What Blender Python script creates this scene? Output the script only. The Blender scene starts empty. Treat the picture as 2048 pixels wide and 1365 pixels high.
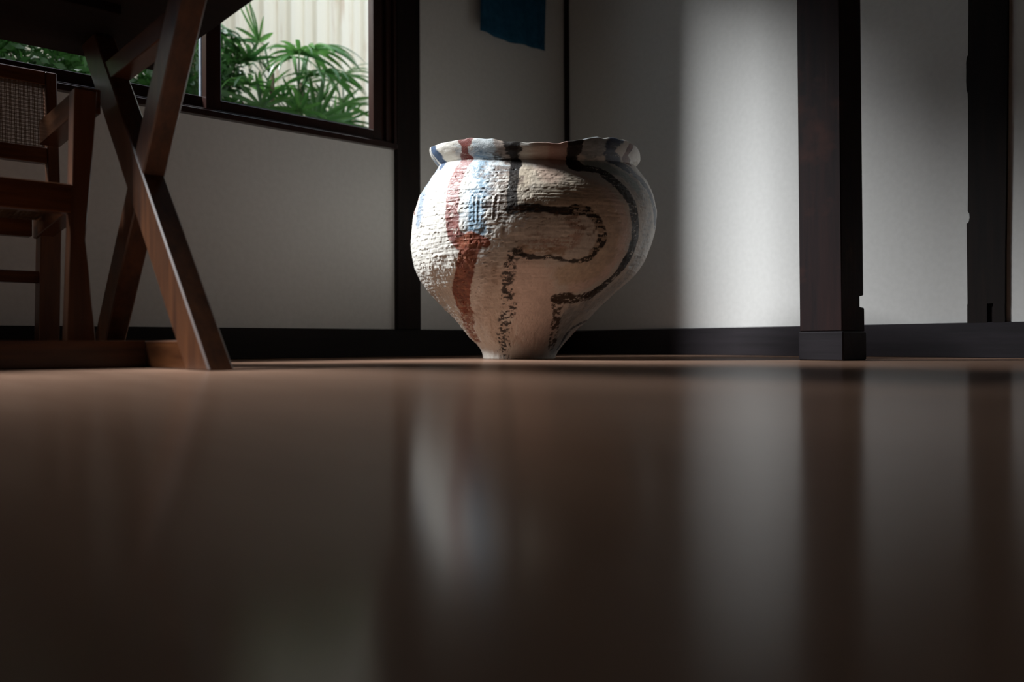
import bpy, bmesh, math, random
import numpy as np
from mathutils import Matrix, Vector, Euler
random.seed(4); rng = np.random.default_rng(7)
scn = bpy.context.scene
C = scn.collection

# ---------------------------------------------------------------- camera
F = 1697.0
cam_d = bpy.data.cameras.new('camera'); cam = bpy.data.objects.new('camera', cam_d); C.objects.link(cam)
cam_d.sensor_width = 36.0; cam_d.lens = F / 2048 * 36.0; cam_d.clip_start = 0.01; cam_d.clip_end = 60
fw = Vector((-0.7517, 0.6595, 5.4 / F)).normalized()
right = Vector((0.6595, 0.7517, -0.0041)).normalized()
upv = right.cross(fw).normalized(); right = fw.cross(upv).normalized()
cam.matrix_world = Matrix(((right.x, upv.x, -fw.x, 2.623), (right.y, upv.y, -fw.y, -2.621), (right.z, upv.z, -fw.z, 0.046), (0, 0, 0, 1)))
cam_d.dof.use_dof = True; cam_d.dof.focus_distance = 2.32; cam_d.dof.aperture_fstop = 1.75; cam_d.dof.aperture_blades = 9
scn.camera = cam
scn.view_settings.view_transform = 'Standard'; scn.view_settings.look = 'None'
scn.view_settings.gamma = 1.0; scn.view_settings.exposure = 0.0; scn.view_settings.use_curve_mapping = False
scn.cycles.max_bounces = 10; scn.cycles.diffuse_bounces = 6; scn.cycles.glossy_bounces = 4
scn.cycles.transparent_max_bounces = 12; scn.cycles.sample_clamp_indirect = 6.0
scn.cycles.use_denoising = True

# ---------------------------------------------------------------- daylight
world = bpy.data.worlds.new('overcast_sky'); scn.world = world; world.use_nodes = True
bg = world.node_tree.nodes['Background']
bg.inputs[0].default_value = (0.74, 0.87, 1.0, 1); bg.inputs[1].default_value = 1.55
# bright gap of sky between the neighbouring roofs, high over the garden
ld = bpy.data.lights.new('sky_gap', 'AREA'); ld.shape = 'RECTANGLE'; ld.size = 1.2; ld.size_y = 2.6
ld.energy = 2000.0; ld.color = (0.93, 0.97, 1.0)
lo = bpy.data.objects.new('sky_gap', ld); C.objects.link(lo)
lo.location = (-3.15, -4.94, 5.65)
lo.rotation_euler = (Vector((0.7, -0.2, 0.45)) - lo.location).to_track_quat('-Z', 'Y').to_euler()

# ---------------------------------------------------------------- helpers
def srgb(r, g, b):
    return tuple(((c / 255) / 12.92 if c <= 10 else (((c / 255) + 0.055) / 1.055) ** 2.4) for c in (r, g, b)) + (1,)

def nmat(name):
    m = bpy.data.materials.new(name); m.use_nodes = True
    nt = m.node_tree; return m, nt, nt.nodes['Principled BSDF']

def N(nt, kind, **kw):
    n = nt.nodes.new(kind)
    for k, v in kw.items(): setattr(n, k, v)
    return n

def wood(name, c1, c2, rough=0.4, axis=2, scale=14.0, bump=0.15, spec=0.5, wear=None):
    m, nt, b = nmat(name)
    tc = N(nt, 'ShaderNodeTexCoord'); mp = N(nt, 'ShaderNodeMapping')
    s = [scale] * 3; s[axis] = scale * 0.07; mp.inputs['Scale'].default_value = s
    nz = N(nt, 'ShaderNodeTexNoise'); nz.inputs['Scale'].default_value = 3.0; nz.inputs['Detail'].default_value = 8; nz.inputs['Roughness'].default_value = 0.65
    cr = N(nt, 'ShaderNodeValToRGB'); cr.color_ramp.elements[0].color = c1; cr.color_ramp.elements[1].color = c2
    cr.color_ramp.elements[0].position = 0.32; cr.color_ramp.elements[1].position = 0.68
    L = nt.links.new
    L(tc.outputs['Object'], mp.inputs[0]); L(mp.outputs[0], nz.inputs[0]); L(nz.outputs[0], cr.inputs[0])
    src = cr.outputs[0]
    if wear:
        n2 = N(nt, 'ShaderNodeTexNoise'); n2.inputs['Scale'].default_value = 9; n2.inputs['Detail'].default_value = 5
        L(tc.outputs['Object'], n2.inputs[0])
        r2 = N(nt, 'ShaderNodeValToRGB'); r2.color_ramp.elements[0].position = 0.55; r2.color_ramp.elements[1].position = 0.75
        L(n2.outputs[0], r2.inputs[0])
        mx = N(nt, 'ShaderNodeMixRGB'); mx.inputs[2].default_value = wear
        L(r2.outputs[0], mx.inputs[0]); L(src, mx.inputs[1]); src = mx.outputs[0]
    L(src, b.inputs['Base Color'])
    b.inputs['Roughness'].default_value = rough; b.inputs['Specular IOR Level'].default_value = spec
    bp = N(nt, 'ShaderNodeBump'); bp.inputs['Strength'].default_value = bump; bp.inputs['Distance'].default_value = 0.002
    L(nz.outputs[0], bp.inputs['Height']); L(bp.outputs[0], b.inputs['Normal'])
    return m

def plain(name, c1, c2, rough=0.8, scale=20.0, bump=0.1, dist=0.001, spec=0.3, metal=0.0):
    m, nt, b = nmat(name); L = nt.links.new
    tc = N(nt, 'ShaderNodeTexCoord'); nz = N(nt, 'ShaderNodeTexNoise'); nz.inputs['Scale'].default_value = scale; nz.inputs['Detail'].default_value = 6
    cr = N(nt, 'ShaderNodeValToRGB'); cr.color_ramp.elements[0].color = c1; cr.color_ramp.elements[1].color = c2
    cr.color_ramp.elements[0].position = 0.35; cr.color_ramp.elements[1].position = 0.65
    L(tc.outputs['Object'], nz.inputs[0]); L(nz.outputs[0], cr.inputs[0]); L(cr.outputs[0], b.inputs['Base Color'])
    b.inputs['Roughness'].default_value = rough; b.inputs['Specular IOR Level'].default_value = spec; b.inputs['Metallic'].default_value = metal
    bp = N(nt, 'ShaderNodeBump'); bp.inputs['Strength'].default_value = bump; bp.inputs['Distance'].default_value = dist
    L(nz.outputs[0], bp.inputs['Height']); L(bp.outputs[0], b.inputs['Normal'])
    return m

M = {}
M['plaster'] = plain('white_plaster', (0.665, 0.65, 0.625, 1), (0.70, 0.685, 0.66, 1), 0.92, 60, 0.12, 0.0006, 0.15)
M['ceiling'] = wood('dark_ceiling_boards', (0.03, 0.018, 0.012, 1), (0.06, 0.035, 0.022, 1), 0.6, 1, 8)
M['timber'] = wood('dark_timber', (0.005, 0.003, 0.0025, 1), (0.014, 0.007, 0.005, 1), 0.65, 2, 16, 0.35, 0.2)
M['post'] = wood('worn_post_timber', (0.010, 0.005, 0.006, 1), (0.028, 0.010, 0.009, 1), 0.62, 2, 14, 0.4, 0.22, (0.07, 0.022, 0.014, 1))
M['skirting'] = wood('dark_skirting', (0.010, 0.008, 0.010, 1), (0.022, 0.017, 0.022, 1), 0.5, 0, 12, 0.25, 0.3)
M['skirting_y'] = wood('dark_skirting_left', (0.006, 0.0045, 0.004, 1), (0.012, 0.009, 0.008, 1), 0.6, 1, 12, 0.25, 0.2)
M['sash'] = wood('sash_wood', (0.014, 0.005, 0.004, 1), (0.030, 0.011, 0.008, 1), 0.28, 2, 20, 0.2, 0.5)
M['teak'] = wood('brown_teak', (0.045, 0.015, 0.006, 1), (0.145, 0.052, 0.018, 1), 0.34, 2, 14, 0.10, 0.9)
M['teak_y'] = wood('brown_teak_long', (0.045, 0.015, 0.006, 1), (0.145, 0.052, 0.018, 1), 0.27, 1, 14, 0.10, 0.6)
M['teak_x'] = wood('brown_teak_cross', (0.045, 0.015, 0.006, 1), (0.145, 0.052, 0.018, 1), 0.27, 0, 14, 0.10, 0.6)
M['shadedtop'] = wood('shaded_table_top', (0.006, 0.003, 0.002, 1), (0.014, 0.006, 0.004, 1), 0.7, 1, 14, 0.2, 0.15)  # table wood made near black: shade under the top put into the colour
M['cane'] = plain('woven_cane', (0.07, 0.04, 0.02, 1), (0.12, 0.07, 0.035, 1), 0.55, 80, 0.1)
M['metal'] = plain('grey_aluminium', (0.11, 0.13, 0.155, 1), (0.15, 0.17, 0.20, 1), 0.5, 30, 0.05)
M['cloth'] = plain('blue_cloth', (0.012, 0.07, 0.13, 1), (0.022, 0.10, 0.18, 1), 0.95, 40, 0.4, 0.001, 0.1)
M['soil'] = plain('garden_soil', (0.06, 0.045, 0.03, 1), (0.12, 0.09, 0.06, 1), 0.95, 12, 0.8, 0.01)
M['bark'] = plain('mossy_bark', (0.05, 0.032, 0.022, 1), (0.10, 0.085, 0.045, 1), 0.95, 16, 0.9, 0.008)
M['stone'] = plain('grey_stone', (0.25, 0.25, 0.24, 1), (0.4, 0.4, 0.38, 1), 0.9, 10, 0.7, 0.006)

def leafmat(name, c1, c2, rough=0.38):
    m, nt, b = nmat(name); L = nt.links.new
    oi = N(nt, 'ShaderNodeObjectInfo'); tc = N(nt, 'ShaderNodeTexCoord'); nz = N(nt, 'ShaderNodeTexNoise'); nz.inputs['Scale'].default_value = 7
    ad = N(nt, 'ShaderNodeMath', operation='ADD'); ad.use_clamp = True; mu = N(nt, 'ShaderNodeMath', operation='MULTIPLY'); mu.inputs[1].default_value = 0.6
    L(tc.outputs['Object'], nz.inputs[0]); L(oi.outputs['Random'], mu.inputs[0])
    sb = N(nt, 'ShaderNodeMath', operation='SUBTRACT'); sb.inputs[1].default_value = 0.3
    L(nz.outputs[0], sb.inputs[0]); L(mu.outputs[0], ad.inputs[0]); L(sb.outputs[0], ad.inputs[1])
    cr = N(nt, 'ShaderNodeValToRGB'); cr.color_ramp.elements[0].color = c1; cr.color_ramp.elements[1].color = c2
    L(ad.outputs[0], cr.inputs[0]); L(cr.outputs[0], b.inputs['Base Color'])
    b.inputs['Roughness'].default_value = rough
    tr = N(nt, 'ShaderNodeBsdfTranslucent'); L(cr.outputs[0], tr.inputs[0])
    ms = N(nt, 'ShaderNodeMixShader'); ms.inputs[0].default_value = 0.35
    out = nt.nodes['Material Output']
    L(b.outputs[0], ms.inputs[1]); L(tr.outputs[0], ms.inputs[2]); L(ms.outputs[0], out.inputs[0])
    return m
M['palm'] = leafmat('palm_leaf', (0.014, 0.07, 0.018, 1), (0.10, 0.24, 0.05, 1), 0.25)
M['shrub'] = leafmat('shrub_leaf', (0.012, 0.055, 0.016, 1), (0.10, 0.27, 0.05, 1), 0.3)
M['stalk'] = plain('green_stalk', (0.03, 0.10, 0.03, 1), (0.06, 0.16, 0.05, 1), 0.5, 20)

def glassmat():
    m = bpy.data.materials.new('window_glass'); m.use_nodes = True; nt = m.node_tree; nt.nodes.clear(); L = nt.links.new
    o = N(nt, 'ShaderNodeOutputMaterial'); t = N(nt, 'ShaderNodeBsdfTransparent'); g = N(nt, 'ShaderNodeBsdfGlossy'); g.inputs['Roughness'].default_value = 0.02
    t.inputs[0].default_value = (0.975, 0.975, 0.975, 1)
    lw = N(nt, 'ShaderNodeLayerWeight'); pw = N(nt, 'ShaderNodeMath', operation='POWER'); pw.inputs[1].default_value = 5.0
    fr = N(nt, 'ShaderNodeMath', operation='MULTIPLY_ADD'); fr.inputs[1].default_value = 0.9; fr.inputs[2].default_value = 0.04; mx = N(nt, 'ShaderNodeMixShader')
    L(lw.outputs['Facing'], pw.inputs[0]); L(pw.outputs[0], fr.inputs[0]); L(fr.outputs[0], mx.inputs[0]); L(t.outputs[0], mx.inputs[1]); L(g.outputs[0], mx.inputs[2]); L(mx.outputs[0], o.inputs[0])
    return m
M['glass'] = glassmat()

def floormat():
    m, nt, b = nmat('polished_wood_floor'); L = nt.links.new
    tc = N(nt, 'ShaderNodeTexCoord'); mp = N(nt, 'ShaderNodeMapping'); mp.inputs['Scale'].default_value = (1.2, 22, 1)
    nz = N(nt, 'ShaderNodeTexNoise'); nz.inputs['Scale'].default_value = 3.0; nz.inputs['Detail'].default_value = 8
    cr = N(nt, 'ShaderNodeValToRGB'); cr.color_ramp.elements[0].color = (0.20, 0.115, 0.078, 1); cr.color_ramp.elements[1].color = (0.27, 0.165, 0.115, 1)
    cr.color_ramp.elements[0].position = 0.3; cr.color_ramp.elements[1].position = 0.7
    L(tc.outputs['Object'], mp.inputs[0]); L(mp.outputs[0], nz.inputs[0]); L(nz.outputs[0], cr.inputs[0]); L(cr.outputs[0], b.inputs['Base Color'])
    b.inputs['Roughness'].default_value = 0.16; b.inputs['Specular IOR Level'].default_value = 0.45
    bp = N(nt, 'ShaderNodeBump'); bp.inputs['Strength'].default_value = 0.06; bp.inputs['Distance'].default_value = 0.001
    L(nz.outputs[0], bp.inputs['Height']); L(bp.outputs[0], b.inputs['Normal'])
    # worn finish: part of the surface has lost its gloss
    df = N(nt, 'ShaderNodeBsdfDiffuse'); L(cr.outputs[0], df.inputs[0]); ms = N(nt, 'ShaderNodeMixShader'); ms.inputs[0].default_value = 0.62
    L(b.outputs[0], ms.inputs[1]); L(df.outputs[0], ms.inputs[2]); L(ms.outputs[0], nt.nodes['Material Output'].inputs[0])
    return m
M['floor'] = floormat()

def fencemat():
    m, nt, b = nmat('cream_corrugated_sheet'); L = nt.links.new
    tc = N(nt, 'ShaderNodeNewGeometry'); mp = N(nt, 'ShaderNodeMapping'); mp.inputs['Scale'].default_value = (1, 9, 0.55)
    nz = N(nt, 'ShaderNodeTexNoise'); nz.inputs['Scale'].default_value = 2.2; nz.inputs['Detail'].default_value = 7; nz.inputs['Roughness'].default_value = 0.7
    cr = N(nt, 'ShaderNodeValToRGB'); e = cr.color_ramp.elements
    e[0].position = 0.57; e[0].color = (0.88, 0.81, 0.68, 1); e[1].position = 0.78; e[1].color = (0.45, 0.22, 0.08, 1)
    L(tc.outputs['Position'], mp.inputs[0]); L(mp.outputs[0], nz.inputs[0]); L(nz.outputs[0], cr.inputs[0]); L(cr.outputs[0], b.inputs['Base Color'])
    b.inputs['Roughness'].default_value = 0.6
    return m
M['fence'] = fencemat()

def props(o, label=None, cat=None, group=None, kind=None):
    if label: o['label'] = label
    if cat: o['category'] = cat
    if group: o['group'] = group
    if kind: o['kind'] = kind
    return o

def wloc(p):
    v = Vector((0, 0, 0))
    while p: v += p.location; p = p.parent
    return v

def thing(name, loc, label=None, cat=None, group=None, kind=None):
    o = bpy.data.objects.new(name, None); o.empty_display_size = 0.1; C.objects.link(o); o.location = loc
    return props(o, label, cat, group, kind)

def mk(name, verts, faces, mat, parent=None, smooth=False, loc=None):
    """mesh from world-space vertices; the object's origin goes to loc (default: its parent's origin)"""
    off = Vector(loc) if loc else wloc(parent)
    me = bpy.data.meshes.new(name)
    me.from_pydata([tuple(Vector(v) - off) for v in verts], [], faces)
    me.materials.append(mat)
    if smooth: me.polygons.foreach_set('use_smooth', [True] * len(me.polygons))
    me.update()
    o = bpy.data.objects.new(name, me); C.objects.link(o); o.parent = parent
    o.location = off - wloc(parent)
    return o

def mkbm(name, bm, mat, parent=None, smooth=False, loc=None):
    bmesh.ops.recalc_face_normals(bm, faces=bm.faces[:])
    bm.verts.index_update()
    vs = [v.co.copy() for v in bm.verts]; fs = [[v.index for v in f.verts] for f in bm.faces]
    bm.free(); return mk(name, vs, fs, mat, parent, smooth, loc)

def addbox(bm, x0, x1, y0, y1, z0, z1, bev=0.0):
    t = bmesh.new()
    vs = [t.verts.new((x, y, z)) for z in (z0, z1) for y in (y0, y1) for x in (x0, x1)]
    for f in ((0, 2, 3, 1), (4, 5, 7, 6), (0, 1, 5, 4), (2, 6, 7, 3), (0, 4, 6, 2), (1, 3, 7, 5)): t.faces.new([vs[i] for i in f])
    if bev: bmesh.ops.bevel(t, geom=t.edges[:], offset=bev, segments=1, affect='EDGES')
    merge(bm, t)

def merge(bm, t):
    t.verts.index_update()
    nv = [bm.verts.new(v.co) for v in t.verts]
    for f in t.faces: bm.faces.new([nv[v.index] for v in f.verts])
    t.free()

def addprism(bm, poly, plane, a, b, bev=0.0):
    """poly in plane 'xz' or 'yz' or 'xy', extruded along the third axis from a to b"""
    t = bmesh.new()
    def P(u, v, w): return {'xz': (u, w, v), 'yz': (w, u, v), 'xy': (u, v, w)}[plane]
    A = [t.verts.new(P(u, v, a)) for u, v in poly]; B = [t.verts.new(P(u, v, b)) for u, v in poly]
    n = len(poly); t.faces.new(A); t.faces.new(B[::-1])
    for i in range(n): t.faces.new((A[i], B[i], B[(i + 1) % n], A[(i + 1) % n]))
    bmesh.ops.recalc_face_normals(t, faces=t.faces[:])
    if bev: bmesh.ops.bevel(t, geom=t.edges[:], offset=bev, segments=1, affect='EDGES')
    merge(bm, t)

def box(name, mat, parent, *b, bev=0.0, loc=None):
    bm = bmesh.new(); addbox(bm, *b, bev=bev); return mkbm(name, bm, mat, parent, loc=loc)

def prism(name, mat, parent, poly, plane, a, b, bev=0.0):
    bm = bmesh.new(); addprism(bm, poly, plane, a, b, bev); return mkbm(name, bm, mat, parent)

def tube(bm, pts, rad, seg=8):
    rings = []
    for i, p in enumerate(pts):
        p = Vector(p); d = (Vector(pts[min(i + 1, len(pts) - 1)]) - Vector(pts[max(i - 1, 0)])).normalized()
        a = d.orthogonal().normalized(); b = d.cross(a); r = rad[i] if hasattr(rad, '__len__') else rad
        rings.append([bm.verts.new(p + a * r * math.cos(2 * math.pi * k / seg) + b * r * math.sin(2 * math.pi * k / seg)) for k in range(seg)])
    for i in range(len(rings) - 1):
        for k in range(seg): bm.faces.new((rings[i][k], rings[i][(k + 1) % seg], rings[i + 1][(k + 1) % seg], rings[i + 1][k]))
    bm.faces.new(rings[0][::-1]); bm.faces.new(rings[-1])

# ---------------------------------------------------------------- room shell
S_ = dict(kind='structure')
fl = box('floor', M['floor'], None, -0.0, 5.2, -5.4, 0.0, -0.06, 0.0); props(fl, **S_)
props(box('ceiling', M['ceiling'], None, -0.14, 5.34, -5.54, 0.14, 2.5, 2.6), **S_)
bm = bmesh.new()
addbox(bm, -0.14, 0, -5.4, -3.7, -0.06, 2.5); addbox(bm, -0.14, 0, -0.905, 0.0, -0.06, 2.5)
addbox(bm, -0.14, 0, -3.7, -0.905, -0.06, 0.758); addbox(bm, -0.14, 0, -3.7, -0.905, 2.10, 2.5)
props(mkbm('wall_left', bm, M['plaster']), **S_)
props(box('wall_right', M['plaster'], None, -0.14, 5.2, 0.0, 0.14, -0.06, 2.5), **S_)
M['panelling'] = wood('dark_wood_panelling', (0.03, 0.02, 0.014, 1), (0.07, 0.045, 0.03, 1), 0.6, 2, 8)
props(box('wall_back', M['panelling'], None, 5.2, 5.34, -5.54, 0.14, -0.06, 2.5), **S_)
props(box('wall_near', M['panelling'], None, -0.14, 5.2, -5.54, -5.4, -0.06, 2.5), **S_)
props(box('baseboard_left', M['skirting_y'], None, 0.0, 0.013, -5.4, -0.012, 0.0, 0.1005, bev=0.0015), **S_)
props(box('baseboard_right', M['skirting'], None, 0.0, 5.2, -0.013, 0.0, 0.0, 0.1015, bev=0.0015), **S_)
# timber upright between the window and the corner
props(prism('trim_1', M['timber'], None, [(-0.892, 0.1), (-0.892, 2.5), (-0.789, 2.5), (-0.789, 0.1)], 'yz', -0.005, 0.022, 0.002), **S_)
# thin batten in the corner
props(box('trim_2', M['timber'], None, 0.0, 0.022, -0.014, 0.0, 0.1, 2.5, bev=0.001), **S_)
# half timber column on the right wall, with rough edges and an old mortise
colp = [(1.648, 0.155), (1.647, 0.30), (1.6465, 0.388), (1.652, 0.392), (1.655, 0.405), (1.654, 0.416), (1.650, 0.424), (1.6505, 0.47), (1.652, 0.60), (1.6525, 0.74),
        (1.6515, 0.765), (1.6485, 0.775), (1.6475, 0.80), (1.648, 0.83), (1.6478, 0.855), (1.6495, 0.87), (1.653, 0.875), (1.655, 1.0), (1.656, 1.4), (1.658, 2.5),
        (1.764, 2.5), (1.760, 1.2), (1.758, 1.0), (1.7545, 0.7), (1.751, 0.47), (1.7475, 0.3), (1.7465, 0.155)]
bm = bmesh.new(); addprism(bm, colp, 'xz', -0.013, 0.0)
addbox(bm, 1.647, 1.700, -0.013, 0, 0.1, 0.155); addbox(bm, 1.716, 1.746, -0.013, 0, 0.1, 0.155)
addbox(bm, 1.699, 1.717, -0.003, 0, 0.1, 0.155)
props(mkbm('trim_3', bm, M['timber']), **S_)

# ---------------------------------------------------------------- window
win = thing('window_1', (-0.05, -2.4, 0.76), kind='structure')
WL = -3.7
box('sill', M['sash'], win, -0.12, 0.026, WL, -0.892, 0.758, 0.777, bev=0.002)
box('track', M['sash'], win, -0.10, 0.006, WL, -0.905, 0.777, 0.786, bev=0.001)
box('head', M['sash'], win, -0.12, 0.020, WL, -0.892, 2.10 - 0.04, 2.10, bev=0.002)
box('jamb', M['sash'], win, -0.11, 0.008, -0.930, -0.905, 0.786, 2.10 - 0.04, bev=0.0015)
box('jamb', M['sash'], win, -0.11, 0.022, -0.905, -0.893, 0.777, 2.10 - 0.04, bev=0.0015)
box('jamb', M['sash'], win, -0.11, 0.022, WL, WL + 0.04, 0.777, 2.10 - 0.04, bev=0.0015)
def sash(y0, y1, xf, zb):
    s = thing('sash', (xf - 0.018, (y0 + y1) / 2, 0.786)); s.parent = win; s.location -= win.location
    sw = 0.048; zt = 2.10 - 0.04
    for a, b in ((y0, y0 + sw), (y1 - sw, y1)):
        box('stile', M['sash'], s, xf - 0.036, xf, a, b, 0.786, zt, bev=0.0015)
    box('rail', M['sash'], s, xf - 0.036, xf, y0 + sw, y1 - sw, 0.786, zb, bev=0.0015)
    box('rail', M['sash'], s, xf - 0.036, xf, y0 + sw, y1 - sw, zt - 0.05, zt, bev=0.0015)
    box('pane', M['glass'], s, xf - 0.022, xf - 0.019, y0 + sw - 0.004, y1 - sw + 0.004, zb - 0.004, zt - 0.046)
sash(-1.586, -0.927, -0.006, 0.8215)
sash(-2.500, -1.522, -0.046, 0.836)
sash(-3.200, -2.454, -0.006, 0.8215)
sash(-3.662, -3.160, -0.046, 0.836)
box('storm_frame', M['metal'], win, -0.135, -0.118, WL, -0.905, 0.785, 0.857)
box('storm_frame', M['metal'], win, -0.135, -0.118, -1.560, -1.541, 0.857, 2.10)

# ---------------------------------------------------------------- free-standing post
post = thing('timber_post', (1.524, -0.562, 0), 'dark red-brown square timber post standing on the floor in front of the right wall', 'post')
bm = bmesh.new()
addprism(bm, [(-0.62, 0.074), (-0.62, 2.5), (-0.507, 2.5), (-0.507, 0.166), (-0.527, 0.163), (-0.527, 0.137), (-0.503, 0.134), (-0.503, 0.074)], 'yz', 1.468, 1.583, 0.002)
for v in bm.verts: v.co.x -= 0.005 * v.co.z
mkbm('shaft', bm, M['post'], post)
o = box('plinth', M['skirting'], post, 1.4655, 1.587, -0.6235, -0.502, 0.0, 0.0735, bev=0.003)
props(o, label='blackened foot block of the post')

# ---------------------------------------------------------------- blue cloth
ny, nz_ = 40, 30
vs = []; fs = []
for j in range(nz_ + 1):
    for i in range(ny + 1):
        u, w = i / ny, j / nz_
        y = -0.517 + (0.361) * u
        zb_ = 1.273 + 0.020 * u - 0.004 * math.sin(u * 9) - (0.006 if 0.3 < u < 0.7 else 0)
        zb_ = 1.278 - 0.006 * u - 0.006 * math.sin(u * 3.1) + 0.010 * u * u
        z = zb_ + (1.72 - zb_) * w
        x = 0.040 + 0.006 * math.sin(u * 11 + 0.6) * (1 - 0.5 * w) + 0.004 * math.sin(u * 23 + w * 4)
        vs.append((x, y + 0.006 * w, z))
for j in range(nz_):
    for i in range(ny): a = j * (ny + 1) + i; fs.append((a, a + 1, a + ny + 2, a + ny + 1))
cl = thing('wall_cloth', (0.03, -0.336, 1.27), 'blue cloth with an uneven lower hem hanging on the wall beside the corner', 'cloth')
o = mk('fabric', vs, fs, M['cloth'], cl, True)
md = o.modifiers.new('thick', 'SOLIDIFY'); md.thickness = 0.002
bm = bmesh.new(); tube(bm, [(0.04, -0.56, 1.725), (0.04, -0.12, 1.725)], 0.008); mkbm('hanging_rod', bm, M['timber'], cl, True)
for y in (-0.54, -0.14): box('bracket', M['timber'], cl, 0.0, 0.046, y - 0.006, y + 0.006, 1.716, 1.734)

# ---------------------------------------------------------------- table
tb = thing('trestle_table', (0.75, -2.05, 0), 'brown wooden table on crossed plank legs beside the window', 'table')
def plank(p0, p1, w, y0, y1):
    (xa, za), (xb, zb) = p0, p1; dx, dz = xb - xa, zb - za; l = math.hypot(dx, dz); h = w / 2 * l / abs(dz)
    return [(xa - h, za), (xa + h, za), (xb + h, zb), (xb - h, zb)]
for (ya, yb) in ((-2.037, -1.990),):
    bm = bmesh.new(); addprism(bm, plank((1.092, 0.0), (0.398, 0.79), 0.084, 0, 0), 'xz', ya, yb, 0.003); mkbm('leg', bm, M['teak'], tb)
    bm = bmesh.new(); addprism(bm, plank((0.440, 0.0), (1.045, 0.79), 0.072, 0, 0), 'xz', ya + 0.002, yb + 0.001, 0.003); mkbm('leg', bm, M['teak'], tb)
    box('foot_rail', M['teak_x'], tb, 0.44, 1.06, ya + 0.004, yb - 0.002, 0.0, 0.055, bev=0.002)
    box('top_rail', M['teak_x'], tb, 0.475, 0.985, ya + 0.003, yb - 0.003, 0.655, 0.702, bev=0.002)
box('stretcher', M['teak_y'], tb, 0.765, 0.800, -2.46, -2.031, 0.0, 0.056, bev=0.002)
box('table_top', M['shadedtop'], tb, 0.258, 1.30, -2.305, -1.830, 0.79, 0.825, bev=0.003)
for x in (0.62, 0.80): box('batten', M['shadedtop'], tb, x, x + 0.05, -2.27, -2.038, 0.768, 0.79, bev=0.002)

# ---------------------------------------------------------------- cane armchair
ch = thing('cane_armchair', (0.46, -2.33, 0), 'brown wooden armchair with a woven cane back and seat under the window', 'chair')
Ya, Yb = -2.13, -2.08
def mirror(y): return -4.66 - y      # about the chair's centre line y = -2.33
def both(fn):
    fn(lambda y: y); fn(mirror)
def side(my):
    def pr(name, poly, y0, y1, mat='teak', bev=0.002):
        a, b = sorted((my(y0), my(y1))); return prism(name, M[mat], ch, poly, 'xz', a, b, bev)
    # front leg: an upper tapering stem and a lower splayed foot, in the plane facing the room
    def yz(name, poly, x0, x1):
        return prism(name, M['teak'], ch, [(my(y), z) for y, z in poly], 'yz', x0, x1, 0.002)
    yz('front_leg', [(-2.143, 0.0), (-2.080, 0.0), (-2.088, 0.10), (-2.105, 0.274), (-2.092, 0.427), (-2.080, 0.60), (-2.126, 0.60), (-2.130, 0.40), (-2.134, 0.274)], 0.596, 0.64)
    pr('back_leg', [(0.235, 0.0), (0.285, 0.0), (0.315, 0.34), (0.262, 0.34)], -2.120, -2.074)
    pr('armrest', [(0.636, 0.606), (0.636, 0.552), (0.29, 0.540), (0.29, 0.600)], -2.118, -2.072, 'teak_x')
    pr('side_rail', [(0.598, 0.34), (0.598, 0.40), (0.27, 0.365), (0.27, 0.31)], -2.128, -2.090, 'teak_x')
    pr('back_stile', [(0.298, 0.33), (0.262, 0.33), (0.222, 0.735), (0.252, 0.735)], -2.096, -2.070)
both(side)
y0, y1 = mirror(-2.126), -2.126
box('seat_rail', M['teak_y'], ch, 0.604, 0.636, y0, y1, 0.330, 0.392, bev=0.002)
box('seat_rail', M['teak_y'], ch, 0.268, 0.300, y0 + .01, y1 - .01, 0.312, 0.362, bev=0.002)
box('cross_bar', M['teak_y'], ch, 0.262, 0.292, y0 + .01, y1 + .01, 0.200, 0.229, bev=0.002)
y0, y1 = mirror(-2.096), -2.096
def backbar(name, za, zb):
    def X(z): return 0.280 - (z - 0.33) * 0.105
    prism(name, M['teak_y'], ch, [(X(za) - 0.014, za), (X(za) + 0.014, za), (X(zb) + 0.014, zb), (X(zb) - 0.014, zb)], 'xz', y0, y1, 0.002)
backbar('back_rail', 0.500, 0.540); backbar('back_rail', 0.700, 0.735)
# woven cane of the back and the seat: pairs of strands both ways, too fine to pick apart
def weave(name, P, nu, nv, lu, lv):
    bm = bmesh.new(); r = 0.0009
    for k in range(nu):
        u = (k + 0.5) / nu
        for d in (-0.0016, 0.0016):
            pts = [P(u + d / lu, v / 8, 0.0009 * (-1) ** v) for v in range(9)]
            ribbon(bm, pts, r)
    for k in range(nv):
        v = (k + 0.5) / nv
        for d in (-0.0016, 0.0016):
            pts = [P(u / 16, v + d / lv, -0.0009 * (-1) ** u) for u in range(17)]
            ribbon(bm, pts, r)
    o = mkbm(name, bm, M['cane'], ch); o['kind'] = 'stuff'; return o
def ribbon(bm, pts, r):
    rings = []
    for i, p in enumerate(pts):
        p = Vector(p); d = (Vector(pts[min(i + 1, len(pts) - 1)]) - Vector(pts[max(i - 1, 0)])).normalized(); a = d.orthogonal().normalized(); b = d.cross(a)
        rings.append([bm.verts.new(p + a * r * math.cos(k * 2.094) + b * r * math.sin(k * 2.094)) for k in range(3)])
    for i in range(len(rings) - 1):
        for k in range(3): bm.faces.new((rings[i][k], rings[i][(k + 1) % 3], rings[i + 1][(k + 1) % 3], rings[i + 1][k]))
weave('cane_back', lambda u, v, w: (0.280 - (0.540 + 0.16 * v - 0.33) * 0.105 + w, y0 + (y1 - y0) * u, 0.538 + 0.164 * v), 46, 17, y1 - y0, 0.164)
weave('cane_seat', lambda u, v, w: (0.302 + 0.30 * v, y0 + (y1 - y0) * u, 0.352 + 0.030 * v + w), 44, 30, y1 - y0, 0.30)

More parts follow.
